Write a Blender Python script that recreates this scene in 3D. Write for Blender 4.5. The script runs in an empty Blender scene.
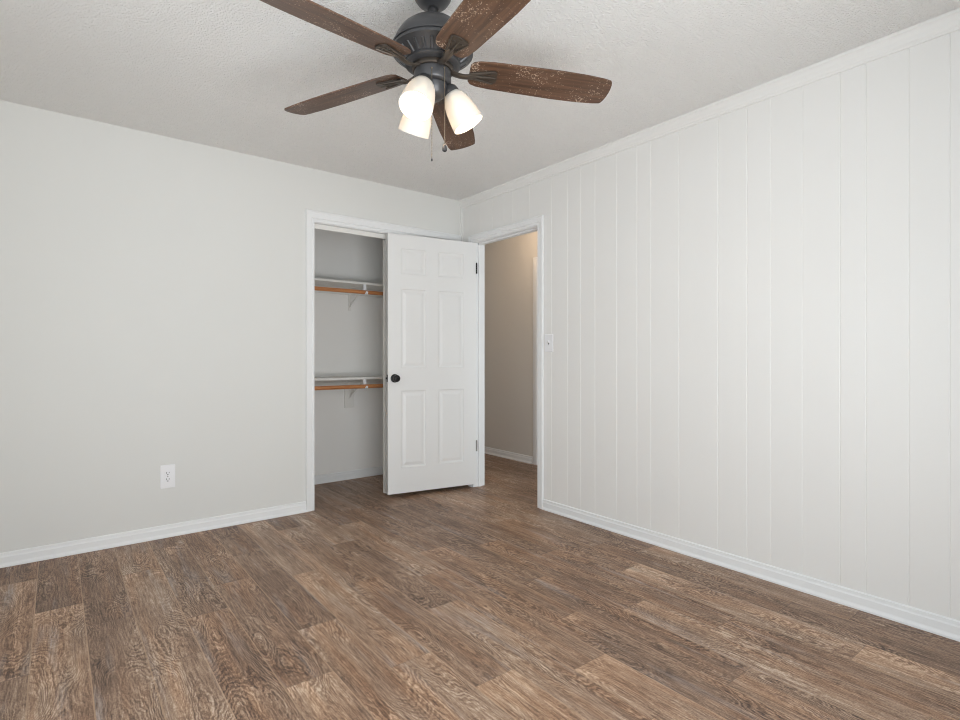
import bpy, bmesh, math, random
from mathutils import Vector, Matrix
random.seed(7)
C = bpy.context.scene.collection
SC = bpy.context.scene
R = math.radians

# ------------------------------------------------------------------ camera, world, lights, exposure
cam_d = bpy.data.cameras.new('camera')
cam_d.sensor_width = 36.0
cam_d.lens = 538.22 / 960 * 36
cam_d.shift_y = -4.5 / 960
cam_d.clip_start = 0.02
cam = bpy.data.objects.new('camera', cam_d)
C.objects.link(cam)
cam.location = (-2.7594, -3.7590, 1.1053)
cam.rotation_euler = (R(90), 0, R(-38.236))
SC.camera = cam

SC.view_settings.view_transform = 'Standard'
SC.view_settings.look = 'None'
SC.view_settings.gamma = 1.0
SC.view_settings.use_curve_mapping = False
SC.view_settings.exposure = -0.09
SC.cycles.use_denoising = True
SC.cycles.denoising_prefilter = 'ACCURATE'
SC.cycles.filter_width = 1.1
SC.cycles.max_bounces = 12
SC.cycles.diffuse_bounces = 8
SC.cycles.sample_clamp_indirect = 4.0

w = bpy.data.worlds.new('sky')
SC.world = w
w.use_nodes = True
bg = w.node_tree.nodes['Background']
bg.inputs[0].default_value = (0.80, 0.90, 1.0, 1)
bg.inputs[1].default_value = 1.2

def area(name, loc, rot, sx, sy, power, col):
    d = bpy.data.lights.new(name, 'AREA')
    d.shape = 'RECTANGLE'; d.size = sx; d.size_y = sy
    d.energy = power; d.color = col
    o = bpy.data.objects.new(name, d); C.objects.link(o)
    o.location = loc; o.rotation_euler = rot
    return o
def point(name, loc, power, col, rad=0.03):
    d = bpy.data.lights.new(name, 'POINT')
    d.energy = power; d.color = col; d.shadow_soft_size = rad
    o = bpy.data.objects.new(name, d); C.objects.link(o); o.location = loc
    return o
# daylight at the two windows (left wall and the wall behind the camera)
WL = (-3.35, -1.75, 0.55, 2.10)      # left window: y0 y1 z0 z1
WF = (-2.95, -1.20, 0.06, 2.06)      # unseen rear window, sized and placed for its light: x0 x1 z0 z1
DAY = (0.845, 0.945, 1.0)
FILL_COL = (1.0, 0.975, 0.945)  # warm tint of the added ceiling fill lamps
area('daylight_left', (-3.44, (WL[0]+WL[1])/2, (WL[2]+WL[3])/2), (R(90), 0, R(-90)), WL[1]-WL[0], WL[3]-WL[2], 15, DAY)
area('daylight_front', ((WF[0]+WF[1])/2, -4.26, (WF[2]+WF[3])/2), (R(90), 0, 0), WF[1]-WF[0], WF[3]-WF[2], 39, DAY)
# added fill lamps outside, aimed up through the windows to brighten the ceiling
area('ceiling_fill_left', (-4.35, (WL[0]+WL[1])/2, 0.10), (R(130), 0, R(-90)), 3.0, 1.3, 9, FILL_COL)
area('ceiling_fill_front', ((WF[0]+WF[1])/2, -5.15, 0.10), (R(130), 0, 0), 2.4, 1.3, 118, FILL_COL)
point('hall_lamp', (0.64, -0.02, 2.36), 6.2, (1.0, 0.74, 0.50), 0.08)

# added fill lamp standing unseen in the hall to brighten its lower wall
area('hall_fill', (0.58, -2.05, 1.0), (R(90), 0, 0), 0.9, 1.8, 10, DAY)

# ------------------------------------------------------------------ helpers
def tag(o, label=None, cat=None, group=None, kind=None):
    if label: o['label'] = label
    if cat: o['category'] = cat
    if group: o['group'] = group
    if kind: o['kind'] = kind
    return o

def obj(name, bm, mat, parent=None, smooth=False, loc=None, rot=None, bevel=0, mats=None):
    me = bpy.data.meshes.new(name)
    bmesh.ops.recalc_face_normals(bm, faces=bm.faces)
    bm.to_mesh(me); bm.free()
    for m in (mats or [mat]): me.materials.append(m)
    if smooth:
        for p in me.polygons: p.use_smooth = True
        try: me.set_sharp_from_angle(angle=R(38))
        except Exception: pass
    o = bpy.data.objects.new(name, me); C.objects.link(o)
    if parent: o.parent = parent
    if loc is not None: o.location = loc
    if rot is not None: o.rotation_euler = rot
    if bevel:
        b = o.modifiers.new('bevel', 'BEVEL'); b.width = bevel; b.segments = 2
        b.limit_method = 'ANGLE'; b.angle_limit = R(40)
    return o
def empty(name, loc, rot=(0, 0, 0)):
    o = bpy.data.objects.new(name, None); C.objects.link(o)
    o.location = loc; o.rotation_euler = rot; o.empty_display_size = 0.1
    return o

def box(bm, x0, x1, y0, y1, z0, z1):
    v = [bm.verts.new((x, y, z)) for x in (x0, x1) for y in (y0, y1) for z in (z0, z1)]
    for f in ((0,1,3,2),(4,6,7,5),(0,4,5,1),(2,3,7,6),(0,2,6,4),(1,5,7,3)):
        bm.faces.new([v[i] for i in f])
def lathe(bm, prof, n=48, M=None, cap=False):
    rings = []
    for r, z in prof:
        if r < 1e-6:
            rings.append([bm.verts.new((0, 0, z))])
        else:
            rings.append([bm.verts.new((r*math.cos(2*math.pi*i/n), r*math.sin(2*math.pi*i/n), z)) for i in range(n)])
    allv = [v for rg in rings for v in rg]
    fs = []
    for a, b in zip(rings, rings[1:]):
        for i in range(n):
            j = (i+1) % n
            if len(a) == 1 and len(b) == 1: continue
            if len(a) == 1: fs.append(bm.faces.new((a[0], b[i], b[j])))
            elif len(b) == 1: fs.append(bm.faces.new((a[i], a[j], b[0])))
            else: fs.append(bm.faces.new((a[i], a[j], b[j], b[i])))
    if M is not None: bmesh.ops.transform(bm, matrix=M, verts=allv)
    return fs
def tube(bm, pts, rad, n=10):
    """round tube through pts with per-point or single radius, capped"""
    pts = [Vector(p) for p in pts]
    rads = rad if isinstance(rad, (list, tuple)) else [rad]*len(pts)
    rings = []
    up = Vector((0, 0, 1))
    for i, p in enumerate(pts):
        t = (pts[min(i+1, len(pts)-1)] - pts[max(i-1, 0)]).normalized()
        a = t.cross(up)
        if a.length < 1e-3: a = t.cross(Vector((1, 0, 0)))
        a.normalize(); b = t.cross(a).normalized()
        rings.append([bm.verts.new(p + (a*math.cos(2*math.pi*k/n) + b*math.sin(2*math.pi*k/n))*rads[i]) for k in range(n)])
    for A, B in zip(rings, rings[1:]):
        for k in range(n):
            bm.faces.new((A[k], A[(k+1) % n], B[(k+1) % n], B[k]))
    bm.faces.new(rings[0]); bm.faces.new(rings[-1])
def extrude_profile(bm, prof, P0, P1, U, W):
    """prof: (u,w) closed polygon; swept straight from P0 to P1; U,W unit vectors"""
    P0, P1, U, W = map(Vector, (P0, P1, U, W))
    A = [bm.verts.new(P0 + U*u + W*ww) for u, ww in prof]
    B = [bm.verts.new(P1 + U*u + W*ww) for u, ww in prof]
    n = len(prof)
    for i in range(n): bm.faces.new((A[i], A[(i+1) % n], B[(i+1) % n], B[i]))
    bm.faces.new(A); bm.faces.new(B)
def casing(bm, a0, a1, ztop, place, cw=0.060, ch=0.060):
    """mitred three-sided casing round an opening a0..a1 wide, ztop high; place(a, z, thickness) -> point"""
    prof = [(0.0, 0.0), (0.0, 0.009), (0.003, 0.011), (0.014, 0.011), (0.018, 0.0085), (0.021, 0.0145), (0.038, 0.016), (cw-0.010, 0.016), (cw-0.008, 0.019), (cw-0.002, 0.019), (cw, 0.016), (cw, 0.0)]
    st = []
    for a, z, da, dz in ((a0, 0.0, -1, 0), (a0, ztop, -1, 1), (a1, ztop, 1, 1), (a1, 0.0, 1, 0)):
        st.append([bm.verts.new(place(a + da*u, z + dz*u*ch/cw, t)) for u, t in prof])
    n = len(prof)
    for A, B in zip(st, st[1:]):
        for i in range(n): bm.faces.new((A[i], A[(i+1) % n], B[(i+1) % n], B[i]))
    bm.faces.new(st[0]); bm.faces.new(st[-1])

# ------------------------------------------------------------------ materials
def new_mat(name):
    m = bpy.data.materials.new(name); m.use_nodes = True
    return m, m.node_tree.nodes, m.node_tree.links, m.node_tree.nodes['Principled BSDF']
def srgb(r, g, b):
    f = lambda c: (c/255/12.92) if c/255 <= 0.04045 else ((c/255+0.055)/1.055)**2.4
    return (f(r), f(g), f(b), 1)
def paint(name, col, rough=0.55, bscale=220, bstr=0.05, bdist=0.002, spec=0.3, mottled=0.0):
    m, N, L, P = new_mat(name)
    P.inputs['Roughness'].default_value = rough
    P.inputs['Specular IOR Level'].default_value = spec
    tc = N.new('ShaderNodeTexCoord')
    nz = N.new('ShaderNodeTexNoise'); nz.inputs['Scale'].default_value = bscale; nz.inputs['Detail'].default_value = 3
    L.new(tc.outputs['Object'], nz.inputs['Vector'])
    bp = N.new('ShaderNodeBump'); bp.inputs['Strength'].default_value = bstr; bp.inputs['Distance'].default_value = bdist
    L.new(nz.outputs['Fac'], bp.inputs['Height']); L.new(bp.outputs['Normal'], P.inputs['Normal'])
    n2 = N.new('ShaderNodeTexNoise'); n2.inputs['Scale'].default_value = 2.2; n2.inputs['Detail'].default_value = 2
    L.new(tc.outputs['Object'], n2.inputs['Vector'])
    mx = N.new('ShaderNodeMix'); mx.data_type = 'RGBA'
    L.new(n2.outputs['Fac'], mx.inputs['Factor'])
    c = col
    mx.inputs['A'].default_value = (c[0]*(1-mottled), c[1]*(1-mottled), c[2]*(1-mottled), 1)
    mx.inputs['B'].default_value = c
    L.new(mx.outputs['Result'], P.inputs['Base Color'])
    return m
M_wall = paint('wall_paint', (0.735, 0.735, 0.715, 1), 0.6, 260, 0.06, 0.002, 0.25, 0.02)
M_panel = paint('panel_paint', (0.82, 0.812, 0.795, 1), 0.42, 160, 0.05, 0.002, 0.35, 0.02)
M_trim = paint('trim_paint', (0.825, 0.832, 0.838, 1), 0.35, 90, 0.03, 0.001, 0.4, 0.01)
M_door = paint('door_paint', (0.81, 0.81, 0.805, 1), 0.38, 120, 0.04, 0.001, 0.4, 0.01)
M_closet = paint('closet_paint', (0.89, 0.88, 0.86, 1), 0.65, 260, 0.05, 0.002, 0.2, 0.03)
M_shelf = paint('shelf_paint', (0.80, 0.79, 0.76, 1), 0.5, 120, 0.03, 0.001, 0.3, 0.02)
M_hall = paint('hall_paint', (0.70, 0.67, 0.63, 1), 0.6, 260, 0.05, 0.002, 0.25, 0.02)
M_plastic = paint('white_plastic', (0.84, 0.84, 0.86, 1), 0.3, 60, 0.0, 0.001, 0.45, 0.0)
M_white_metal = paint('white_metal', (0.82, 0.80, 0.77, 1), 0.35, 60, 0.0, 0.001, 0.45, 0.0)

def ceiling_mat():
    m, N, L, P = new_mat('stippled_ceiling')
    P.inputs['Base Color'].default_value = (0.865, 0.855, 0.84, 1)
    P.inputs['Roughness'].default_value = 0.8; P.inputs['Specular IOR Level'].default_value = 0.15
    tc = N.new('ShaderNodeTexCoord')
    a = N.new('ShaderNodeTexNoise'); a.inputs['Scale'].default_value = 175; a.inputs['Detail'].default_value = 3; a.inputs['Roughness'].default_value = 0.6
    v = N.new('ShaderNodeTexVoronoi'); v.inputs['Scale'].default_value = 120; v.feature = 'SMOOTH_F1'
    L.new(tc.outputs['Object'], a.inputs['Vector']); L.new(tc.outputs['Object'], v.inputs['Vector'])
    mm = N.new('ShaderNodeMath'); mm.operation = 'SUBTRACT'
    L.new(a.outputs['Fac'], mm.inputs[0]); L.new(v.outputs['Distance'], mm.inputs[1])
    cr = N.new('ShaderNodeMapRange'); cr.inputs['From Min'].default_value = -0.15; cr.inputs['From Max'].default_value = 0.55
    L.new(mm.outputs[0], cr.inputs['Value'])
    bp = N.new('ShaderNodeBump'); bp.inputs['Strength'].default_value = 0.9; bp.inputs['Distance'].default_value = 0.0055
    L.new(cr.outputs['Result'], bp.inputs['Height']); L.new(bp.outputs['Normal'], P.inputs['Normal'])
    return m
M_ceil = ceiling_mat()

def floor_mat():
    m, N, L, P = new_mat('wood_look_vinyl')
    def node(t, **k):
        n = N.new(t)
        for a, b in k.items(): setattr(n, a, b)
        return n
    def math_(op, a, b=None, c=None):
        n = node('ShaderNodeMath', operation=op)
        for i, x in enumerate((a, b, c)):
            if x is None: continue
            if isinstance(x, (int, float)): n.inputs[i].default_value = x
            else: L.new(x, n.inputs[i])
        return n.outputs[0]
    uv = node('ShaderNodeUVMap', uv_map='plank')
    sd = node('ShaderNodeUVMap', uv_map='seed')
    tone = node('ShaderNodeAttribute', attribute_name='tone')
    s = node('ShaderNodeSeparateXYZ'); L.new(uv.outputs[0], s.inputs[0])
    q = node('ShaderNodeSeparateXYZ'); L.new(sd.outputs[0], q.inputs[0])
    u, v = s.outputs['X'], s.outputs['Y']
    def vec(ku, kv, kz, su=31.0, sv=17.0):
        n = node('ShaderNodeCombineXYZ')
        L.new(math_('MULTIPLY_ADD', u, ku, math_('MULTIPLY', q.outputs['X'], su)), n.inputs[0])
        L.new(math_('MULTIPLY_ADD', v, kv, math_('MULTIPLY', q.outputs['Y'], sv)), n.inputs[1])
        n.inputs[2].default_value = kz
        return n.outputs[0]
    def noise(vc, scale=1.0, det=2.0, ro=0.5, dist=0.0):
        n = node('ShaderNodeTexNoise'); n.inputs['Scale'].default_value = scale
        n.inputs['Detail'].default_value = det; n.inputs['Roughness'].default_value = ro
        n.inputs['Distortion'].default_value = dist
        L.new(vc, n.inputs['Vector']); return n.outputs['Fac']
    # growth-ring field: contour lines of a smooth stretched noise, wobbled by a finer one
    field = noise(vec(7.5, 1.9, 0.0), 1, 1.0, 0.4)
    wob = noise(vec(80.0, 30.0, 3.0), 1, 2.0, 0.6)
    ring = math_('MULTIPLY_ADD', wob, 0.060, field)
    ring = math_('MULTIPLY_ADD', u, 0.9, ring)
    sw = math_('SINE', math_('MULTIPLY', ring, 215.0))
    sw2 = math_('SINE', math_('MULTIPLY_ADD', ring, 74.0, 1.3))
    amp = noise(vec(8.0, 2.4, 9.0), 1, 1.0)
    ampc = node('ShaderNodeMapRange'); ampc.inputs['From Min'].default_value = 0.40; ampc.inputs['From Max'].default_value = 0.60
    L.new(amp, ampc.inputs['Value'])
    pores = noise(vec(170.0, 11.0, 5.0), 1, 3.0, 0.75)
    fleck = noise(vec(260.0, 120.0, 6.0), 1, 2.0, 0.6)
    streak = noise(vec(34.0, 1.6, 7.0), 1, 3.0, 0.6)
    blot = noise(vec(6.0, 2.2, 11.0), 1, 2.0, 0.5)
    knot = noise(vec(14.0, 9.0, 15.0), 1, 1.0, 0.5)
    # height 0..1 : dark to light
    h = math_('MULTIPLY', math_('MULTIPLY_ADD', sw2, 0.05, math_('MULTIPLY', sw, 0.175)), math_('MULTIPLY_ADD', ampc.outputs['Result'], 0.85, 0.15))
    h = math_('ADD', h, math_('MULTIPLY_ADD', pores, 1.15, -0.575))
    h = math_('ADD', h, math_('MULTIPLY_ADD', fleck, 0.7, -0.35))
    h = math_('ADD', h, math_('MULTIPLY_ADD', streak, 0.55, -0.275))
    h = math_('ADD', h, math_('MULTIPLY_ADD', blot, 0.40, -0.20))
    sp = node('ShaderNodeSeparateColor'); L.new(tone.outputs['Color'], sp.inputs[0])
    # printed boards turn paler and tanner towards one end
    ef = node('ShaderNodeMapRange'); ef.inputs['From Min'].default_value = 0.0; ef.inputs['From Max'].default_value = 0.26
    ef.inputs['To Min'].default_value = 1.0; ef.inputs['To Max'].default_value = 0.0
    L.new(math_('MULTIPLY_ADD', noise(vec(20.0, 3.0, 41.0), 1, 1.0), 0.2, math_('ADD', v, -0.1)), ef.inputs['Value'])
    endf = math_('MULTIPLY', ef.outputs['Result'], sp.outputs['Green'])
    h = math_('ADD', h, math_('MULTIPLY', endf, 0.13))
    h = math_('ADD', h, sp.outputs['Red'])
    ramp = node('ShaderNodeValToRGB')
    e = ramp.color_ramp.elements
    e[0].position = 0.08; e[0].color = srgb(62, 47, 38)
    e[1].position = 0.97; e[1].color = srgb(208, 188, 168)
    for p_, c_ in ((0.30, srgb(100, 78, 64)), (0.50, srgb(134, 107, 88)), (0.70, srgb(164, 137, 115))):
        x = e.new(p_); x.color = c_
    L.new(h, ramp.inputs['Fac'])
    # warm tan zones and silvery grey zones
    tz = noise(vec(14.0, 1.3, 21.0), 1, 2.0, 0.5)
    wf = node('ShaderNodeMapRange'); wf.inputs['From Min'].default_value = 0.48; wf.inputs['From Max'].default_value = 0.66
    L.new(math_('ADD', math_('MULTIPLY_ADD', endf, 0.16, tz), math_('MULTIPLY_ADD', sp.outputs['Green'], 0.2, -0.1)), wf.inputs['Value'])
    warm = node('ShaderNodeMix', data_type='RGBA', blend_type='MULTIPLY')
    L.new(math_('MULTIPLY', wf.outputs['Result'], 0.6), warm.inputs['Factor'])
    L.new(ramp.outputs['Color'], warm.inputs['A']); warm.inputs['B'].default_value = (1.17, 1.0, 0.84, 1)
    gz = noise(vec(17.0, 1.5, 33.0), 1, 2.0, 0.5)
    gf = node('ShaderNodeMapRange'); gf.inputs['From Min'].default_value = 0.57; gf.inputs['From Max'].default_value = 0.78
    L.new(gz, gf.inputs['Value'])
    grey = node('ShaderNodeMix', data_type='RGBA', blend_type='MIX')
    L.new(math_('MULTIPLY', gf.outputs['Result'], math_('MULTIPLY_ADD', pores, 2.6, -0.85)), grey.inputs['Factor'])
    L.new(warm.outputs['Result'], grey.inputs['A']); grey.inputs['B'].default_value = srgb(172, 165, 162)
    # dark knots
    kf = node('ShaderNodeMapRange'); kf.inputs['From Min'].default_value = 0.735; kf.inputs['From Max'].default_value = 0.80
    L.new(knot, kf.inputs['Value'])
    kn = node('ShaderNodeMix', data_type='RGBA', blend_type='MULTIPLY')
    L.new(math_('MULTIPLY', kf.outputs['Result'], 0.6), kn.inputs['Factor'])
    L.new(grey.outputs['Result'], kn.inputs['A']); kn.inputs['B'].default_value = (0.42, 0.36, 0.32, 1)
    # printed seams: thin pale bevel along one long edge, dark line at the ends
    su = math_('LESS_THAN', u, 0.0042)
    seam = node('ShaderNodeMix', data_type='RGBA', blend_type='MIX')
    L.new(math_('MULTIPLY', su, 0.55), seam.inputs['Factor'])
    L.new(kn.outputs['Result'], seam.inputs['A']); seam.inputs['B'].default_value = srgb(190, 160, 132)
    sv = math_('LESS_THAN', v, 0.0035)
    sm2 = node('ShaderNodeMix', data_type='RGBA', blend_type='MIX')
    L.new(math_('MULTIPLY', sv, 0.5), sm2.inputs['Factor'])
    L.new(seam.outputs['Result'], sm2.inputs['A']); sm2.inputs['B'].default_value = srgb(80, 62, 52)
    L.new(sm2.outputs['Result'], P.inputs['Base Color'])
    rg = node('ShaderNodeMapRange'); rg.inputs['To Min'].default_value = 0.50; rg.inputs['To Max'].default_value = 0.38
    L.new(h, rg.inputs['Value']); L.new(rg.outputs['Result'], P.inputs['Roughness'])
    P.inputs['Specular IOR Level'].default_value = 0.35
    bp = node('ShaderNodeBump'); bp.inputs['Strength'].default_value = 0.25; bp.inputs['Distance'].default_value = 0.0008
    L.new(h, bp.inputs['Height']); L.new(bp.outputs['Normal'], P.inputs['Normal'])
    return m
M_floor = floor_mat()

def metal(name, col, rough=0.45, met=0.85):
    m, N, L, P = new_mat(name)
    P.inputs['Base Color'].default_value = col; P.inputs['Metallic'].default_value = met
    tc = N.new('ShaderNodeTexCoord'); nz = N.new('ShaderNodeTexNoise'); nz.inputs['Scale'].default_value = 60
    L.new(tc.outputs['Object'], nz.inputs['Vector'])
    mr = N.new('ShaderNodeMapRange'); mr.inputs['To Min'].default_value = rough-0.07; mr.inputs['To Max'].default_value = rough+0.07
    L.new(nz.outputs['Fac'], mr.inputs['Value']); L.new(mr.outputs['Result'], P.inputs['Roughness'])
    return m
M_bronze = metal('oil_rubbed_bronze', (0.078, 0.078, 0.082, 1), 0.40, 0.55)
M_iron = metal('brushed_bronze_iron', (0.095, 0.078, 0.064, 1), 0.42, 0.7)
M_black = metal('black_knob_metal', (0.018, 0.018, 0.020, 1), 0.35, 0.5)
M_brass = metal('chain_metal', (0.30, 0.25, 0.19, 1), 0.4, 0.9)
M_slot, _, _, _p = new_mat('dark_slot'); _p.inputs['Base Color'].default_value = (0.02, 0.02, 0.022, 1)
M_steel = metal('painted_hinge', (0.30, 0.29, 0.28, 1), 0.45, 0.6)

def blade_mat():
    m, N, L, P = new_mat('walnut_blade')
    tc = N.new('ShaderNodeTexCoord'); mp = N.new('ShaderNodeMapping'); mp.inputs['Scale'].default_value = (3.0, 60.0, 60.0)
    L.new(tc.outputs['Object'], mp.inputs['Vector'])
    nz = N.new('ShaderNodeTexNoise'); nz.inputs['Scale'].default_value = 1.0; nz.inputs['Detail'].default_value = 4; nz.inputs['Roughness'].default_value = 0.6
    L.new(mp.outputs['Vector'], nz.inputs['Vector'])
    rp = N.new('ShaderNodeValToRGB'); e = rp.color_ramp.elements
    e[0].position = 0.28; e[0].color = srgb(54, 38, 30); e[1].position = 0.75; e[1].color = srgb(112, 82, 62)
    L.new(nz.outputs['Fac'], rp.inputs['Fac'])
    # pale specks: sparkling highlights painted into the blade colour
    d = N.new('ShaderNodeTexNoise'); d.inputs['Scale'].default_value = 190; d.inputs['Detail'].default_value = 1
    L.new(tc.outputs['Object'], d.inputs['Vector'])
    dz = N.new('ShaderNodeTexNoise'); dz.inputs['Scale'].default_value = 9; dz.inputs['Detail'].default_value = 1
    L.new(tc.outputs['Object'], dz.inputs['Vector'])
    ad = N.new('ShaderNodeMath'); ad.operation = 'MULTIPLY_ADD'; ad.inputs[1].default_value = 0.55
    L.new(dz.outputs['Fac'], ad.inputs[0]); L.new(d.outputs['Fac'], ad.inputs[2])
    mr = N.new('ShaderNodeMapRange'); mr.inputs['From Min'].default_value = 0.95; mr.inputs['From Max'].default_value = 1.03
    L.new(ad.outputs[0], mr.inputs['Value'])
    mx = N.new('ShaderNodeMix'); mx.data_type = 'RGBA'
    L.new(mr.outputs['Result'], mx.inputs['Factor']); L.new(rp.outputs['Color'], mx.inputs['A']); mx.inputs['B'].default_value = srgb(176, 156, 138)
    L.new(mx.outputs['Result'], P.inputs['Base Color'])
    P.inputs['Roughness'].default_value = 0.38
    return m
M_blade = blade_mat()
def rod_mat():
    m, N, L, P = new_mat('stained_rod_wood')
    tc = N.new('ShaderNodeTexCoord'); mp = N.new('ShaderNodeMapping'); mp.inputs['Scale'].default_value = (4.0, 90.0, 90.0)
    L.new(tc.outputs['Object'], mp.inputs['Vector'])
    nz = N.new('ShaderNodeTexNoise'); nz.inputs['Detail'].default_value = 4; nz.inputs['Scale'].default_value = 1
    L.new(mp.outputs['Vector'], nz.inputs['Vector'])
    rp = N.new('ShaderNodeValToRGB'); e = rp.color_ramp.elements
    e[0].position = 0.3; e[0].color = srgb(168, 102, 58); e[1].position = 0.72; e[1].color = srgb(216, 152, 98)
    L.new(nz.outputs['Fac'], rp.inputs['Fac']); L.new(rp.outputs['Color'], P.inputs['Base Color'])
    P.inputs['Roughness'].default_value = 0.4
    return m
M_rod = rod_mat()
def glow(name, base, emit, st, rough=0.35):
    m, N, L, P = new_mat(name)
    P.inputs['Base Color'].default_value = base; P.inputs['Roughness'].default_value = rough
    P.inputs['Emission Color'].default_value = emit; P.inputs['Emission Strength'].default_value = st
    return m
def opal(name, base, emit, st, clear):
    """opal glass: diffuse body that lets part of the bulb's light straight through"""
    m = glow(name, base, emit, st); N, L = m.node_tree.nodes, m.node_tree.links
    t = N.new('ShaderNodeBsdfTransparent'); t.inputs['Color'].default_value = (1.0, 0.90, 0.76, 1)
    mx = N.new('ShaderNodeMixShader'); mx.inputs[0].default_value = clear
    L.new(N['Principled BSDF'].outputs[0], mx.inputs[1]); L.new(t.outputs[0], mx.inputs[2])
    L.new(mx.outputs[0], N['Material Output'].inputs['Surface'])
    return m
M_shade = opal('lit_opal_glass', (0.66, 0.64, 0.60, 1), (1.0, 0.84, 0.62, 1), 0.05, 0.055)
M_shade_in = opal('lit_opal_glass_inside', (0.9, 0.88, 0.84, 1), (1.0, 0.93, 0.82, 1), 1.2, 0.5)
M_bulb = glow('lit_bulb', (0.9, 0.9, 0.9, 1), (1.0, 0.92, 0.80, 1), 6.0)
def glass_mat():
    m, N, L, P = new_mat('window_glass')
    N.remove(P)
    t = N.new('ShaderNodeBsdfTransparent'); g = N.new('ShaderNodeBsdfGlossy'); g.inputs['Roughness'].default_value = 0.02
    mx = N.new('ShaderNodeMixShader'); mx.inputs[0].default_value = 0.06
    L.new(t.outputs[0], mx.inputs[1]); L.new(g.outputs[0], mx.inputs[2])
    L.new(mx.outputs[0], N['Material Output'].inputs['Surface'])
    return m
M_glass = glass_mat()

# ------------------------------------------------------------------ room shell
HT = 2.44
XL, YF = -3.28, -4.10                # left wall face, wall behind the camera
CX0, CX1, CTOP = -1.306, -0.085, 2.058    # closet opening
DY0, DY1, DTOP = -0.940, -0.180, 2.050    # bedroom doorway
SX0 = -0.716                         # visible edge of the sliding closet door
CB = 0.752                           # closet back wall face
HX = 1.062                           # hall wall face

# floor: one sheet of plank-patterned vinyl; each printed plank is a face with its own pattern seed
def build_floor():
    bm = bmesh.new()
    uvl = bm.loops.layers.uv.new('plank'); sdl = bm.loops.layers.uv.new('seed')
    tl = bm.loops.layers.float_color.new('tone')
    PW, PL = 0.1671, 1.015
    joint = {-1: .31, 0: .77, 1: 1.045, 2: .52, 3: 1.22, 4: .94, 5: 1.606, 6: 1.052, 7: 2.338, 8: 1.78, 9: 1.46,
             10: 2.19, 11: 1.837, 12: 2.305, 13: 1.62, 14: 2.04, 15: 2.73, 16: 1.93}
    known = {(0, 1): .5}
    rnd = random.Random(11)
    X0, X1, Y0, Y1 = XL-0.12, HX+0.1, YF-0.12, 2.2
    for c in range(-5, 26):
        xa = -2.83 + c*PW; xb = xa + PW
        a, b = max(xa, X0), min(xb, X1)
        if b - a < 0.002: continue
        j0 = -joint.get(c, rnd.uniform(0, 1.0))
        k0 = math.floor((Y0 - j0)/PL)
        k = k0
        while j0 + k*PL < Y1:
            ya = j0 + k*PL; yb = ya + PL
            y0, y1 = max(ya, Y0), min(yb, Y1)
            if y1 - y0 > 0.002:
                f = bm.faces.new([bm.verts.new(p) for p in ((a, y0, 0), (b, y0, 0), (b, y1, 0), (a, y1, 0))])
                s = (rnd.random(), rnd.random())
                t = 0.55 + rnd.choice((-1, 1))*rnd.uniform(0.015, 0.10); g = rnd.random(); 
                for lp in f.loops:
                    x, y, _ = lp.vert.co
                    lp[uvl].uv = (xb - x, yb - y); lp[sdl].uv = s
                    lp[tl] = (t, g, t, 1)
            k += 1
    bm.normal_update()
    me = bpy.data.meshes.new('floor'); bm.to_mesh(me); bm.free(); me.materials.append(M_floor)
    o = bpy.data.objects.new('floor', me); C.objects.link(o)
    tag(o, kind='structure', label='brown wood-look vinyl plank floor running into closet and hall', cat='floor')
    return o
build_floor()

def struct(name, bm, mat, label=None, cat=None, **k):
    o = obj(name, bm, mat, **k); tag(o, label, cat, kind='structure'); return o

bm = bmesh.new(); box(bm, XL-0.12, HX+0.1, YF-0.12, 2.2, HT, HT+0.12)
struct('ceiling', bm, M_ceil, 'pale stippled ceiling with the fan hanging from it', 'ceiling')

# back wall with closet opening
bm = bmesh.new()
box(bm, XL-0.12, CX0-0.014, 0, 0.11, 0, HT)
box(bm, CX0-0.014, CX1+0.014, 0, 0.11, CTOP+0.014, HT)
box(bm, CX1+0.014, 0.0, 0, 0.11, 0, HT)
struct('wall_back', bm, M_wall, 'plain off-white wall holding the closet opening', 'wall')

# right wall: painted panelling with irregular vertical V grooves
def panel_run(bm, y0, y1, z0, z1, grooves):
    gw, gd = 0.0065, 0.0015
    prof = [(0.11, y0), (0.0, y0)]
    for g in sorted(grooves):
        if y0 + 0.01 < g < y1 - 0.01:
            prof += [(0, g-gw/2), (gd, g-gw*0.12), (gd, g+gw*0.12), (0, g+gw/2)]
    prof += [(0.0, y1), (0.11, y1)]
    A = [bm.verts.new((x, y, z0)) for x, y in prof]; B = [bm.verts.new((x, y, z1)) for x, y in prof]
    n = len(prof)
    for i in range(n): bm.faces.new((A[i], A[(i+1) % n], B[(i+1) % n], B[i]))
    bm.faces.new(A); bm.faces.new(B)
grooves = [-3.92, -3.78, -3.67, -3.517, -3.365, -3.24, -3.111, -2.962, -2.863, -2.709, -2.565, -2.45, -2.297, -2.07, -1.885, -1.791,
           -1.64, -1.468, -1.345, -1.23, -1.077, -0.85, -0.665, -0.56, -0.42, -0.26]
bm = bmesh.new()
panel_run(bm, YF-0.12, DY0-0.014, 0, HT, grooves)
panel_run(bm, DY0-0.014, DY1+0.014, DTOP+0.014, HT, grooves)
panel_run(bm, DY1+0.014, 0.11, 0, HT, [])
struct('wall_right', bm, M_panel, 'white painted wall of vertical grooved panelling on the right', 'wall')

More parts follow.
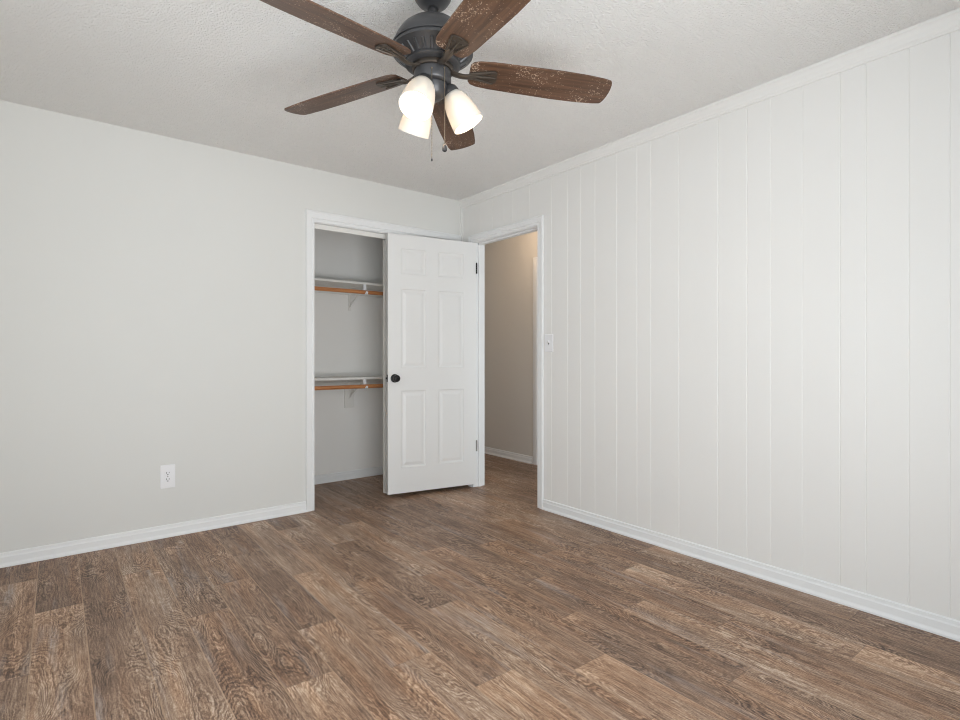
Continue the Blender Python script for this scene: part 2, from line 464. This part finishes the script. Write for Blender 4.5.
# left wall and the wall behind the camera, each with a window opening
def wall_with_hole(bm, place, a0, a1, h):
    box_ = lambda p, q, z0, z1: place(bm, p, q, z0, z1)
    box_(a0, h[0], 0, HT); box_(h[1], a1, 0, HT); box_(h[0], h[1], 0, h[2]); box_(h[0], h[1], h[3], HT)
bm = bmesh.new(); wall_with_hole(bm, lambda b, p, q, z0, z1: box(b, XL-0.12, XL, p, q, z0, z1), YF-0.12, 0.0, WL)
struct('wall_left', bm, M_wall, 'off-white wall with a window on the left side of the room', 'wall')
bm = bmesh.new(); wall_with_hole(bm, lambda b, p, q, z0, z1: box(b, p, q, YF-0.12, YF, z0, z1), XL, 0.0, WF)
struct('wall_front', bm, M_wall, 'off-white wall with a window opposite the closet', 'wall')
def window(name, place, h, label):
    zm = (h[2]+h[3])/2
    bm = bmesh.new()
    a0, a1, z0, z1 = h; t = 0.045
    for p, q, r, s in ((a0, a0+t, z0, z1), (a1-t, a1, z0, z1), (a0+t, a1-t, z0, z0+t), (a0+t, a1-t, z1-t, z1), (a0+t, a1-t, zm-0.02, zm+0.02)):
        place(bm, p, q, r, s, 0.03, 0.09)
    fr = obj(name, bm, M_trim); tag(fr, label, 'window', kind='structure')
    bm = bmesh.new(); place(bm, a0+t, a1-t, z0+t, zm-0.02, 0.055, 0.059); place(bm, a0+t, a1-t, zm+0.02, z1-t, 0.055, 0.059)
    obj('pane', bm, M_glass, fr)
window('window_1', lambda b, p, q, r, s, d0, d1: box(b, XL-d1, XL-d0, p, q, r, s), WL, 'white sash window in the left wall')
window('window_2', lambda b, p, q, r, s, d0, d1: box(b, p, q, YF-d1, YF-d0, r, s), WF, 'white floor-length window in the wall opposite the closet, unseen, sized for the light')

# closet enclosure and hall enclosure
bm = bmesh.new(); box(bm, -1.72, 0.0, CB, CB+0.1, 0, HT)
struct('wall_closet_back', bm, M_closet, 'greyish back wall inside the closet', 'wall')
bm = bmesh.new(); box(bm, -1.82, -1.72, 0.11, CB+0.1, 0, HT)
struct('wall_closet_left', bm, M_closet, 'left end wall inside the closet', 'wall')
bm = bmesh.new(); box(bm, 0.0, 0.11, 0.11, 2.2, 0, HT)
struct('wall_closet_right', bm, M_closet, 'right end wall between the closet and the hall', 'wall')
bm = bmesh.new(); box(bm, HX, HX+0.1, YF-0.12, 2.2, 0, HT)
struct('wall_hall', bm, M_hall, 'beige hall wall seen through the open doorway', 'wall')
bm = bmesh.new(); box(bm, 0.11, HX, 2.1, 2.2, 0, HT)
struct('wall_hall_far', bm, M_hall, 'end wall of the hall beyond the closet', 'wall')

# baseboards
BASE = [(0, 0), (0.020, 0), (0.0195, 0.008), (0.013, 0.018), (0.012, 0.022), (0.0115, 0.050), (0.0085, 0.057), (0.0075, 0.070), (0, 0.0745)]
def baseboard(name, runs, label):
    bm = bmesh.new()
    for P0, P1, U in runs: extrude_profile(bm, BASE, P0, P1, U, (0, 0, 1))
    struct(name, bm, M_trim, label, 'baseboard')
baseboard('baseboard_back', [((XL, 0, 0), (CX0-0.060, 0, 0), (0, -1, 0))], 'white baseboard under the wall left of the closet')
baseboard('baseboard_right', [((0, YF, 0), (0, DY0-0.060, 0), (-1, 0, 0))], 'white baseboard under the grooved panelling')
baseboard('baseboard_left', [((XL, YF, 0), (XL, -0.02, 0), (1, 0, 0))], 'white baseboard along the left wall')
baseboard('baseboard_front', [((XL+0.02, YF, 0), (-0.02, YF, 0), (0, 1, 0))], 'white baseboard along the wall opposite the closet')
baseboard('baseboard_closet', [((-1.72, CB, 0), (0.0, CB, 0), (0, -1, 0))], 'white baseboard inside the closet')
baseboard('baseboard_hall', [((HX, 0.215, 0), (HX, 2.1, 0), (-1, 0, 0))], 'white baseboard in the hall through the doorway')

# crown, corner bead, casings, jambs
bm = bmesh.new()
CR = [(0, 0), (0.007, 0), (0.010, 0.006), (0.010, 0.012), (0.014, 0.018), (0.018, 0.034), (0.027, 0.050), (0.034, 0.056), (0.034, 0.068), (0, 0.068)]
extrude_profile(bm, CR, (0, YF, HT-0.068), (0, 0, HT-0.068), (-1, 0, 0), (0, 0, 1))
struct('trim_1', bm, M_panel, 'white crown moulding along the top of the grooved wall', 'crown moulding')
bm = bmesh.new()
extrude_profile(bm, [(0, 0), (0, 0.020), (0.008, 0.0185), (0.015, 0.011), (0.019, 0.0)], (0, 0, 0), (0, 0, HT-0.05), (-1, 0, 0), (0, -1, 0))
struct('trim_2', bm, M_wall, 'narrow vertical corner strip above the door', 'trim')
bm = bmesh.new(); casing(bm, CX0-0.003, CX1+0.003, CTOP+0.003, lambda a, z, t: (a, -t, z), 0.0615, 0.079)
struct('trim_3', bm, M_trim, 'white casing framing the closet opening', 'door casing')
bm = bmesh.new(); casing(bm, DY0-0.003, DY1+0.003, DTOP+0.003, lambda a, z, t: (-t, a, z), 0.056, 0.064)
struct('trim_4', bm, M_trim, 'white casing framing the open hall doorway', 'door casing')
bm = bmesh.new()      # closet jamb lining + sliding door track
box(bm, CX0-0.014, CX0, 0.0, 0.11, 0, CTOP); box(bm, CX1, CX1+0.014, 0.0, 0.11, 0, CTOP); box(bm, CX0-0.014, CX1+0.014, 0.0, 0.11, CTOP, CTOP+0.014)
struct('trim_5', bm, M_trim, 'white jamb lining the closet opening', 'door jamb')
bm = bmesh.new()      # doorway jamb lining with stop
box(bm, 0.0, 0.11, DY1, DY1+0.014, 0, DTOP); box(bm, 0.0, 0.11, DY0-0.014, DY0, 0, DTOP); box(bm, 0.0, 0.11, DY0-0.014, DY1+0.014, DTOP, DTOP+0.014)
box(bm, 0.040, 0.075, DY1-0.010, DY1, 0, DTOP); box(bm, 0.040, 0.075, DY0, DY0+0.010, 0, DTOP); box(bm, 0.040, 0.075, DY0, DY1, DTOP-0.010, DTOP)
struct('trim_6', bm, M_trim, 'white jamb lining the hall doorway', 'door jamb')
bm = bmesh.new()
box(bm, CX0+0.002, CX1-0.002, 0.035, 0.041, CTOP-0.034, CTOP); box(bm, CX0+0.002, CX1-0.002, 0.041, 0.095, CTOP-0.006, CTOP); box(bm, CX0+0.002, CX1-0.002, 0.066, 0.070, CTOP-0.026, CTOP-0.006)
struct('trim_7', bm, M_shelf, 'pale sliding-door track under the top of the closet opening', 'door track')
bm = bmesh.new(); extrude_profile(bm, [(0, 0), (0.014, 0), (0.016, 0.03), (0.010, 0.06), (0, 0.062)], (HX, 0.150, 0), (HX, 0.150, 2.1), (-1, 0, 0), (0, 1, 0))
struct('trim_8', bm, M_trim, 'white door casing on the hall wall beyond the doorway', 'door casing')

# ------------------------------------------------------------------ the open six-panel door
DW, DH, DT = 0.762, 2.013, 0.035
def build_door():
    bm = bmesh.new()
    xs = [0, 0.114, 0.341, 0.448, 0.657, DW]
    zt = [0, 0.107, 0.305, 0.422, 1.040, 1.216, 1.816, DH]
    zs = [DH - z for z in reversed(zt)]
    def face_side(y, sgn):
        def V(x, z, d): return bm.verts.new((x, y - sgn*d, z))
        def ring(x0, x1, z0, z1, d): return [V(x0, z0, d), V(x1, z0, d), V(x1, z1, d), V(x0, z1, d)]
        for i in range(5):
            for j in range(7):
                x0, x1, z0, z1 = xs[i], xs[i+1], zs[j], zs[j+1]
                if i in (1, 3) and j in (1, 3, 5):
                    rs = [ring(x0+o, x1-o, z0+o, z1-o, d) for o, d in ((0, 0), (0.004, 0.0045), (0.013, 0.0062), (0.019, 0.0062), (0.040, 0.0012), (0.043, 0.0010))]
                    for A, B in zip(rs, rs[1:]):
                        for k in range(4): bm.faces.new((A[k], A[(k+1) % 4], B[(k+1) % 4], B[k]))
                    bm.faces.new(rs[-1])
                else:
                    bm.faces.new(ring(x0, x1, z0, z1, 0))
    face_side(0.0, -1); face_side(DT, 1)
    for (x0, z0), (x1, z1) in (((0, 0), (DW, 0)), ((DW, 0), (DW, DH)), ((DW, DH), (0, DH)), ((0, DH), (0, 0))):
        bm.faces.new([bm.verts.new(p) for p in ((x0, 0, z0), (x1, 0, z1), (x1, DT, z1), (x0, DT, z0))])
    bmesh.ops.remove_doubles(bm, verts=bm.verts, dist=1e-5)
    return bm
# local frame: x from hinge to free edge, y from hall face (seen) back towards the closet, z up
dirv = Vector((-0.984, 0.178, 0)).normalized()
ang = math.atan2(dirv.y, dirv.x)       # local +x ; local +y would then point to -world y, so mirror by using the far face as y=0
door = obj('door_1', build_door(), M_door)
tag(door, 'white six-panel door standing open in front of the closet', 'door', kind='structure')
# local +y = rotate(+x) by +90deg = points towards the camera; so the seen face is y = DT
door.rotation_euler = (0, 0, ang)
nrm = Vector((-math.sin(ang), math.cos(ang), 0))
door.location = Vector((-0.004, -0.206, 0.033)) - nrm*DT
def knob_bm(front):
    bm = bmesh.new()
    prof = [(0, 0), (0.032, 0), (0.033, 0.003), (0.030, 0.008), (0.016, 0.011), (0.0125, 0.016), (0.012, 0.026), (0.020, 0.032), (0.0265, 0.040), (0.028, 0.048), (0.0265, 0.056), (0.020, 0.061), (0.010, 0.063), (0.0095, 0.0615), (0.006, 0.0615), (0.0055, 0.066), (0, 0.0665)]
    M = Matrix.Rotation(R(-90 if front else 90), 4, 'X')
    lathe(bm, prof, 32, M)
    return bm
KX, KZ = DW-0.053, 0.896
obj('door_knob', knob_bm(True), M_black, door, True, (KX, DT, KZ))
obj('door_knob', knob_bm(False), M_black, door, True, (KX, 0, KZ))
bm = bmesh.new(); box(bm, DW-0.001, DW+0.0015, DT*0.5-0.0125, DT*0.5+0.0125, KZ-0.028, KZ+0.028); box(bm, DW, DW+0.010, DT*0.5-0.007, DT*0.5+0.007, KZ-0.008, KZ+0.008)
tag(obj('latch_plate', bm, M_black, door, bevel=0.001), 'black latch plate on the free edge')
for z, m, lb in ((1.800, M_black, 'black hinge'), (0.318, M_steel, 'greyish hinge')):
    bm = bmesh.new()
    for k in range(5):
        lathe(bm, [(0, k*0.0178), (0.0062, k*0.0178), (0.0062, k*0.0178+0.0172), (0, k*0.0178+0.0172)], 16, Matrix.Translation((-0.006, DT+0.002, 0)))
    lathe(bm, [(0, 0.0885), (0.004, 0.0885), (0.0045, 0.092), (0, 0.094)], 12, Matrix.Translation((-0.006, DT+0.002, 0)))
    box(bm, -0.0015, 0.0005, 0.004, DT+0.002, 0, 0.089)
    h = obj('hinge', bm, m, door, True, (0, 0, z-0.045)); tag(h, lb)

# sliding closet door pushed to the right end of its track
bm = bmesh.new(); box(bm, SX0, CX1-0.004, 0.046, 0.081, 0.016, 2.024)
sd_ = struct('door_2', bm, M_shelf, 'pale sliding closet door, only its edge showing behind the six-panel door', 'door', bevel=0.001)
bm = bmesh.new(); box(bm, SX0+0.02, SX0+0.09, 0.052, 0.056, 2.0245, CTOP-0.0065)
tag(obj('roller_hanger', bm, M_steel, sd_), 'dark roller hanger')

# ------------------------------------------------------------------ closet fittings
def shelf(ztop, label):
    t = empty('closet_shelf', (-0.86, CB-0.155, ztop-0.019)); tag(t, label, 'shelf', 'closet shelves')
    x0, x1, y0, y1 = -1.72+0.86, 0.0+0.86, -0.15, 0.155
    bm = bmesh.new(); box(bm, x0+0.002, x1-0.002, y0, y1-0.001, 0, 0.019); obj('shelf_board', bm, M_shelf, t, bevel=0.002)
    bm = bmesh.new(); box(bm, x0+0.002, x1-0.002, y1-0.019, y1-0.001, -0.062, -0.0005); obj('cleat', bm, M_shelf, t, bevel=0.0015)
    return t
def rod(z, label):
    bm = bmesh.new()
    tube(bm, [(-1.715, CB-0.335, z), (-0.005, CB-0.335, z)], 0.0165, 20)
    o = obj('closet_rod', bm, M_rod, None, True); tag(o, label, 'rod', 'closet rods')
def bracket(zs, zr, label, block, m):
    BX = -0.700
    t = empty('shelf_bracket', (BX, CB, zs-0.019)); tag(t, label, 'bracket', 'closet shelf brackets')
    top = -0.0005; zl = zr - (zs-0.019)
    off = 0.0195
    if block:
        bm = bmesh.new(); box(bm, -0.043, 0.043, -0.0185, -0.0005, -0.262, -0.0625); tag(obj('mounting_block', bm, M_shelf, t, bevel=0.001), 'white painted wood block behind the bracket')
    bm = bmesh.new(); box(bm, -0.0125, 0.0125, -off-0.0035, -off, -0.205 if not block else -0.18, top); obj('wall_plate', bm, m, t, bevel=0.0008)
    bm = bmesh.new(); box(bm, -0.0105, 0.0105, -0.315, -off-0.0035, -0.0045, top); obj('arm', bm, m, t, bevel=0.0008)
    bm = bmesh.new()
    a = Vector((0, -off-0.004, -0.17)); b = Vector((0, -0.295, -0.006))
    d = (b-a).normalized(); nn = Vector((0, -d.z, d.y))
    vs = []
    for p in (a, b):
        for sx, sn in ((-1, -1), (1, -1), (1, 1), (-1, 1)): vs.append(bm.verts.new(p + Vector((sx*0.005, 0, 0)) + nn*sn*0.0025))
    for i in range(4): bm.faces.new((vs[i], vs[(i+1) % 4], vs[4+(i+1) % 4], vs[4+i]))
    bm.faces.new(vs[:4]); bm.faces.new(vs[4:]); obj('brace', bm, m, t)
    # rod hook: strap dropping behind the rod, cupping under it and curling up in front
    bm = bmesh.new()
    yc = -0.335; rr = 0.0185; pts = [(-0.300, -0.003), (yc+rr+0.001, -0.010), (yc+rr, zl)]
    for k in range(1, 10):
        an = -math.pi*0.9*k/9; pts.append((yc+rr*math.cos(an), zl+rr*math.sin(an)))
    ring = []
    for i, (y, z) in enumerate(pts):
        q0 = pts[max(i-1, 0)]; q1 = pts[min(i+1, len(pts)-1)]
        tx, tz = q1[0]-q0[0], q1[1]-q0[1]; l = math.hypot(tx, tz); nx, nz = -tz/l, tx/l
        ring.append([bm.verts.new((sx*0.0125, y+nx*s*0.0016, z+nz*s*0.0016)) for sx, s in ((-1, -1), (1, -1), (1, 1), (-1, 1))])
    for A, B in zip(ring, ring[1:]):
        for i in range(4): bm.faces.new((A[i], A[(i+1) % 4], B[(i+1) % 4], B[i]))
    bm.faces.new(ring[0]); bm.faces.new(ring[-1])
    # front plate of the arm end and the round tip of the hook
    box(bm, -0.013, 0.013, -0.3195, -0.316, -0.040, top)
    lathe(bm, [(0, 0), (0.010, 0), (0.0115, 0.003), (0.010, 0.006), (0, 0.007)], 16, Matrix.Translation((0, yc-rr-0.001, zl-0.004)) @ Matrix.Rotation(R(90), 4, 'X'))
    obj('rod_hook', bm, M_plastic, t, False)
shelf(1.728, 'white closet shelf above the upper hanging rod')
shelf(0.921, 'white closet shelf above the lower hanging rod')
rod(1.640, 'orange-brown wooden rod under the upper closet shelf')
rod(0.844, 'orange-brown wooden rod under the lower closet shelf')
bracket(1.728, 1.640, 'white metal bracket holding the upper closet shelf and rod', False, M_white_metal)
bracket(0.921, 0.844, 'white metal bracket on a block holding the lower closet shelf and rod', True, M_white_metal)

# ------------------------------------------------------------------ wall outlet and light switch
def outlet():
    t = empty('wall_outlet', (-2.224, 0, 0.297)); tag(t, 'white double outlet low on the wall left of the closet', 'outlet')
    bm = bmesh.new(); box(bm, -0.040, 0.040, -0.006, -0.0003, 0, 0.142); obj('cover_plate', bm, M_plastic, t, bevel=0.003)
    for zc in (0.0905, 0.0515):
        bm = bmesh.new()
        pts = []
        for k in range(28):
            a = 2*math.pi*k/28; pts.append((max(-0.0172, min(0.0172, 0.0185*math.cos(a))), max(-0.0142, min(0.0142, 0.0185*math.sin(a)))))
        A = [bm.verts.new((x, -0.0055, zc+z)) for x, z in pts]; B = [bm.verts.new((x, -0.0085, zc+z)) for x, z in pts]
        for i in range(28): bm.faces.new((A[i], A[(i+1) % 28], B[(i+1) % 28], B[i]))
        bm.faces.new(B)
        r = obj('receptacle', bm, M_plastic, t)
        bm = bmesh.new()
        box(bm, -0.0085, -0.0055, -0.0089, -0.0080, zc-0.001, zc+0.009); box(bm, 0.0055, 0.0085, -0.0089, -0.0080, zc+0.0005, zc+0.008)
        lathe(bm, [(0, 0), (0.0032, 0), (0.0032, 0.0009), (0, 0.0009)], 14, Matrix.Translation((0, -0.0080, zc-0.0075)) @ Matrix.Rotation(R(90), 4, 'X'))
        tag(obj('slots', bm, M_slot, r), 'dark outlet slots')
    bm = bmesh.new(); lathe(bm, [(0, 0), (0.0035, 0), (0.003, 0.0012), (0, 0.0014)], 14, Matrix.Translation((0, -0.0058, 0.071)) @ Matrix.Rotation(R(90), 4, 'X'))
    obj('screw', bm, M_steel, t, True)
outlet()
def switch():
    t = empty('light_switch', (0, -1.053, 1.131)); tag(t, 'white toggle light switch on the panelling beside the doorway', 'light switch')
    bm = bmesh.new(); box(bm, -0.006, -0.0003, -0.041, 0.041, 0, 0.126); obj('cover_plate', bm, M_plastic, t, bevel=0.003)
    bm = bmesh.new(); box(bm, -0.0068, -0.0055, -0.005, 0.005, 0.053, 0.075); tag(obj('toggle_slot', bm, M_slot, t), 'dark toggle slot')
    bm = bmesh.new(); extrude_profile(bm, [(0, 0), (0.012, 0.010), (0.013, 0.016), (0.0, 0.012)], (-0.0062, -0.0052, 0.0635), (-0.0062, 0.0052, 0.0635), (-1, 0, 0), (0, 0, 1))
    obj('toggle', bm, M_plastic, t)
    for z in (0.033, 0.093):
        bm = bmesh.new(); lathe(bm, [(0, 0), (0.0033, 0), (0.003, 0.0010), (0, 0.0013)], 14, Matrix.Translation((-0.0058, 0, z)) @ Matrix.Rotation(R(-90), 4, 'Y'))
        obj('screw', bm, M_plastic, t, True)
switch()

# ------------------------------------------------------------------ ceiling fan with three lit shades
FX, FY, ZB, FR = -1.681, -2.112, 2.1225, 0.68
fan = empty('ceiling_fan', (FX, FY, HT))
tag(fan, 'dark bronze ceiling fan with five walnut blades and three lit glass shades', 'ceiling fan')
Zf = lambda z: z - HT       # world height -> fan frame
def lathe_part(name, prof, mat, parent=fan, n=56, extra=None):
    bm = bmesh.new(); lathe(bm, [(r, Zf(z)) for r, z in prof], n)
    if extra: extra(bm)
    return obj(name, bm, mat, parent, True)
lathe_part('canopy', [(0, 2.4395), (0.070, 2.4395), (0.072, 2.432), (0.071, 2.420), (0.066, 2.404), (0.055, 2.388), (0.040, 2.377), (0.026, 2.372), (0.022, 2.368), (0, 2.368)], M_bronze)
lathe_part('downrod', [(0, 2.372), (0.0135, 2.372), (0.0135, 2.330), (0.020, 2.328), (0.022, 2.312), (0, 2.312)], M_bronze)
def vanes(bm):
    for k in range(26):
        a = 2*math.pi*k/26
        pts = [(0.128, 2.196), (0.099, 2.171)]
        c, s = math.cos(a), math.sin(a)
        tube(bm, [(r*c, r*s, Zf(z)) for r, z in pts], 0.0065, 6)
lathe_part('motor_housing', [(0, 2.324), (0.026, 2.323), (0.060, 2.316), (0.092, 2.301), (0.116, 2.280), (0.133, 2.254), (0.1405, 2.232), (0.1405, 2.228),
    (0.1465, 2.225), (0.1465, 2.219), (0.142, 2.217), (0.142, 2.213), (0.147, 2.211), (0.147, 2.203), (0.138, 2.199), (0.128, 2.193), (0.096, 2.168),
    (0.100, 2.166), (0.101, 2.160), (0.095, 2.156), (0.080, 2.154), (0, 2.154)], M_bronze, extra=vanes)
lathe_part('flywheel', [(0, 2.156), (0.072, 2.156), (0.075, 2.152), (0.075, 2.141), (0.072, 2.138), (0, 2.138)], M_iron)
lathe_part('switch_housing', [(0, 2.140), (0.060, 2.140), (0.066, 2.137), (0.067, 2.132), (0.067, 2.100), (0.064, 2.094), (0.056, 2.090), (0, 2.090)], M_bronze)
lathe_part('light_fitter', [(0, 2.092), (0.050, 2.092), (0.054, 2.086), (0.052, 2.070), (0.044, 2.052), (0.030, 2.040), (0.014, 2.034), (0.010, 2.026), (0.006, 2.020), (0, 2.019)], M_bronze)

# blades with irons
phi0 = R(-27.816)
def blade_bm():
    bm = bmesh.new()
    r0, r1 = 0.135, FR
    top = []
    def hw(s):
        pts = [(0, 0.040), (0.02, 0.054), (0.06, 0.062), (0.15, 0.067), (0.35, 0.0705), (0.6, 0.074), (0.8, 0.072), (0.93, 0.066), (0.975, 0.061), (0.988, 0.053)]
        for (a, b), (c, d) in zip(pts, pts[1:]):
            if s <= c: return b + (d-b)*(s-a)/(c-a)
        return pts[-1][1]
    S = [0, 0.008, 0.02, 0.04, 0.06, 0.1, 0.15, 0.25, 0.35, 0.5, 0.6, 0.7, 0.8, 0.88, 0.93, 0.96, 0.975, 0.985]
    side = [(r0+(r1-r0)*s, hw(s)) for s in S]
    tip = [(r1-0.003, 0.040), (r1, 0.020), (r1+0.001, 0.0)]
    outl = side + tip + [(x, -y) for x, y in reversed(tip[:-1])] + [(x, -y) for x, y in reversed(side)]
    A = [bm.verts.new((x, y, 0.003)) for x, y in outl]; B = [bm.verts.new((x, y, -0.003)) for x, y in outl]
    n = len(outl)
    for i in range(n): bm.faces.new((A[i], A[(i+1) % n], B[(i+1) % n], B[i]))
    bm.faces.new(A); bm.faces.new(B)
    return bm
def iron_bm():
    bm = bmesh.new()
    # curved arm from the flywheel
    n = 10
    arm = []
    for i in range(n+1):
        s = i/n; x = 0.060 + 0.105*s
        z = -0.007 - 0.013*math.sin(math.pi*s)
        arm.append((x, z, 0.014 - 0.003*math.sin(math.pi*s)))
    rg = []
    for x, z, hw_ in arm:
        rg.append([bm.verts.new(p) for p in ((x, -hw_, z-0.002), (x, -hw_*0.35, z-0.006), (x, hw_*0.35, z-0.006), (x, hw_, z-0.002), (x, hw_, z+0.003), (x, -hw_, z+0.003))])
    for A, B in zip(rg, rg[1:]):
        for k in range(6): bm.faces.new((A[k], A[(k+1) % 6], B[(k+1) % 6], B[k]))
    bm.faces.new(rg[0]); bm.faces.new(rg[-1])
    # flared plate under the blade, arc end
    out = [(0.150, 0.013), (0.175, 0.019), (0.205, 0.027), (0.228, 0.032), (0.236, 0.024), (0.240, 0.0)]
    out = out + [(x, -y) for x, y in reversed(out[:-1])]
    A = [bm.verts.new((x, y, -0.0034)) for x, y in out]; B = [bm.verts.new((x, y, -0.0085)) for x, y in out]
    m = len(out)
    for i in range(m): bm.faces.new((A[i], A[(i+1) % m], B[(i+1) % m], B[i]))
    bm.faces.new(A); bm.faces.new(B)
    # raised ribs: two edges and a spine
    for ys in (1, -1):
        tube(bm, [(0.135, ys*0.010, -0.012), (0.175, ys*0.018, -0.0105), (0.228, ys*0.031, -0.0085)], [0.004, 0.004, 0.003], 8)
    tube(bm, [(0.140, 0, -0.014), (0.185, 0, -0.0105), (0.232, 0, -0.0085)], [0.005, 0.004, 0.003], 8)
    for x, y in ((0.212, 0.015), (0.212, -0.015), (0.185, 0.0)):
        lathe(bm, [(0, 0), (0.005, 0), (0.0045, -0.0025), (0, -0.003)], 12, Matrix.Translation((x, y, -0.0085)))
    return bm
b0 = i0 = None
for k in range(5):
    if k == 0:
        b0 = obj('blade', blade_bm(), M_blade, fan, bevel=0.0012)
        i0 = obj('blade_iron', iron_bm(), M_iron, b0, True)
        b = b0
    else:
        b = b0.copy(); C.objects.link(b); b.parent = fan
        i = i0.copy(); C.objects.link(i); i.parent = b
    b.location = (0, 0, Zf(ZB)+0.031); b.rotation_euler = (R(-13), R(2.6), phi0 + k*2*math.pi/5)

# three shades at 120 degrees
cam_yaw = R(38.236)
rt = Vector((math.cos(cam_yaw), -math.sin(cam_yaw), 0)); fw = Vector((math.sin(cam_yaw), math.cos(cam_yaw), 0))
def shade_bm():
    """bell opening along -z, neck at the origin"""
    bm = bmesh.new()
    outer = [(0.0240, 0.000), (0.0300, -0.004), (0.0390, -0.016), (0.0465, -0.034), (0.0520, -0.056), (0.0560, -0.082), (0.0585, -0.106), (0.0600, -0.128)]
    inner = [(0.0570, -0.128), (0.0555, -0.106), (0.0530, -0.082), (0.0490, -0.056), (0.0435, -0.034), (0.0360, -0.017), (0.0270, -0.008), (0.0, -0.007)]
    f1 = lathe(bm, outer + inner[:1], 40)
    f2 = lathe(bm, inner, 40)
    for f in f2: f.material_index = 1
    bmesh.ops.remove_doubles(bm, verts=bm.verts, dist=1e-5)
    return bm
s0 = None
for k, deg in enumerate((111, -9, 231)):
    a = R(deg)
    d = rt*math.cos(a) - fw*math.sin(a)              # horizontal outward direction
    tilt = R(30)
    axis = Vector((d.x*math.sin(tilt), d.y*math.sin(tilt), -math.cos(tilt)))
    neck = Vector((d.x*0.068, d.y*0.068, Zf(2.066)))
    q = Vector((0, 0, -1)).rotation_difference(axis)
    bm = bmesh.new()
    c = Vector((0, 0, Zf(2.064)))
    tube(bm, [c + d*0.030, c + d*0.048 + Vector((0, 0, 0.010)), neck - axis*0.022, neck - axis*0.006], [0.010, 0.010, 0.012, 0.012], 14)
    lathe(bm, [(0, -0.026), (0.018, -0.026), (0.027, -0.016), (0.030, -0.002), (0.030, 0.010), (0.026, 0.012), (0, 0.012)], 28, Matrix.Translation(neck) @ q.to_matrix().to_4x4() @ Matrix.Rotation(R(180), 4, 'X'))
    obj('lamp_holder', bm, M_bronze, fan, True)
    so = obj('lamp_shade', shade_bm(), None, fan, True, mats=[M_shade, M_shade_in])
    so.location = neck; so.rotation_mode = 'QUATERNION'; so.rotation_quaternion = q
    bm = bmesh.new(); lathe(bm, [(0, -0.008), (0.012, -0.009), (0.013, -0.026), (0.020, -0.046), (0.024, -0.062), (0.021, -0.078), (0.012, -0.087), (0, -0.089)], 24)
    obj('bulb', bm, M_bulb, so, True)
    lp = neck + axis*0.108 + Vector((FX, FY, HT))
    point('lamp_light', lp, 2.0, (1.0, 0.80, 0.58), 0.03)

def chain(lat, near, z0, z1, fob):
    base = rt*lat - fw*near
    bm = bmesh.new()
    zz = z0
    tube(bm, [(base.x, base.y, Zf(z0)), (base.x, base.y, Zf(z1))], 0.0009, 6)
    while zz > z1:
        bmesh.ops.create_icosphere(bm, subdivisions=1, radius=0.0019, matrix=Matrix.Translation((base.x, base.y, Zf(zz)))); zz -= 0.0052
    tube(bm, [(base.x*0.93, base.y*0.93, Zf(z0)), (base.x, base.y, Zf(z0-0.001))], 0.0028, 8)
    ch = obj('pull_chain', bm, M_brass, fan, True)
    bm = bmesh.new()
    if fob: prof = [(0, 0.001), (0.004, 0), (0.006, -0.006), (0.009, -0.016), (0.0085, -0.024), (0.004, -0.028), (0, -0.029)]
    else: prof = [(0, 0.001), (0.0025, 0), (0.003, -0.006), (0.002, -0.009), (0, -0.0095)]
    lathe(bm, prof, 16, Matrix.Translation((base.x, base.y, Zf(z1))))
    obj('chain_fob', bm, M_bronze, ch, True)
chain(0.047, 0.052, 2.128, 1.856, True)
chain(0.003, 0.070, 2.118, 1.797, False)
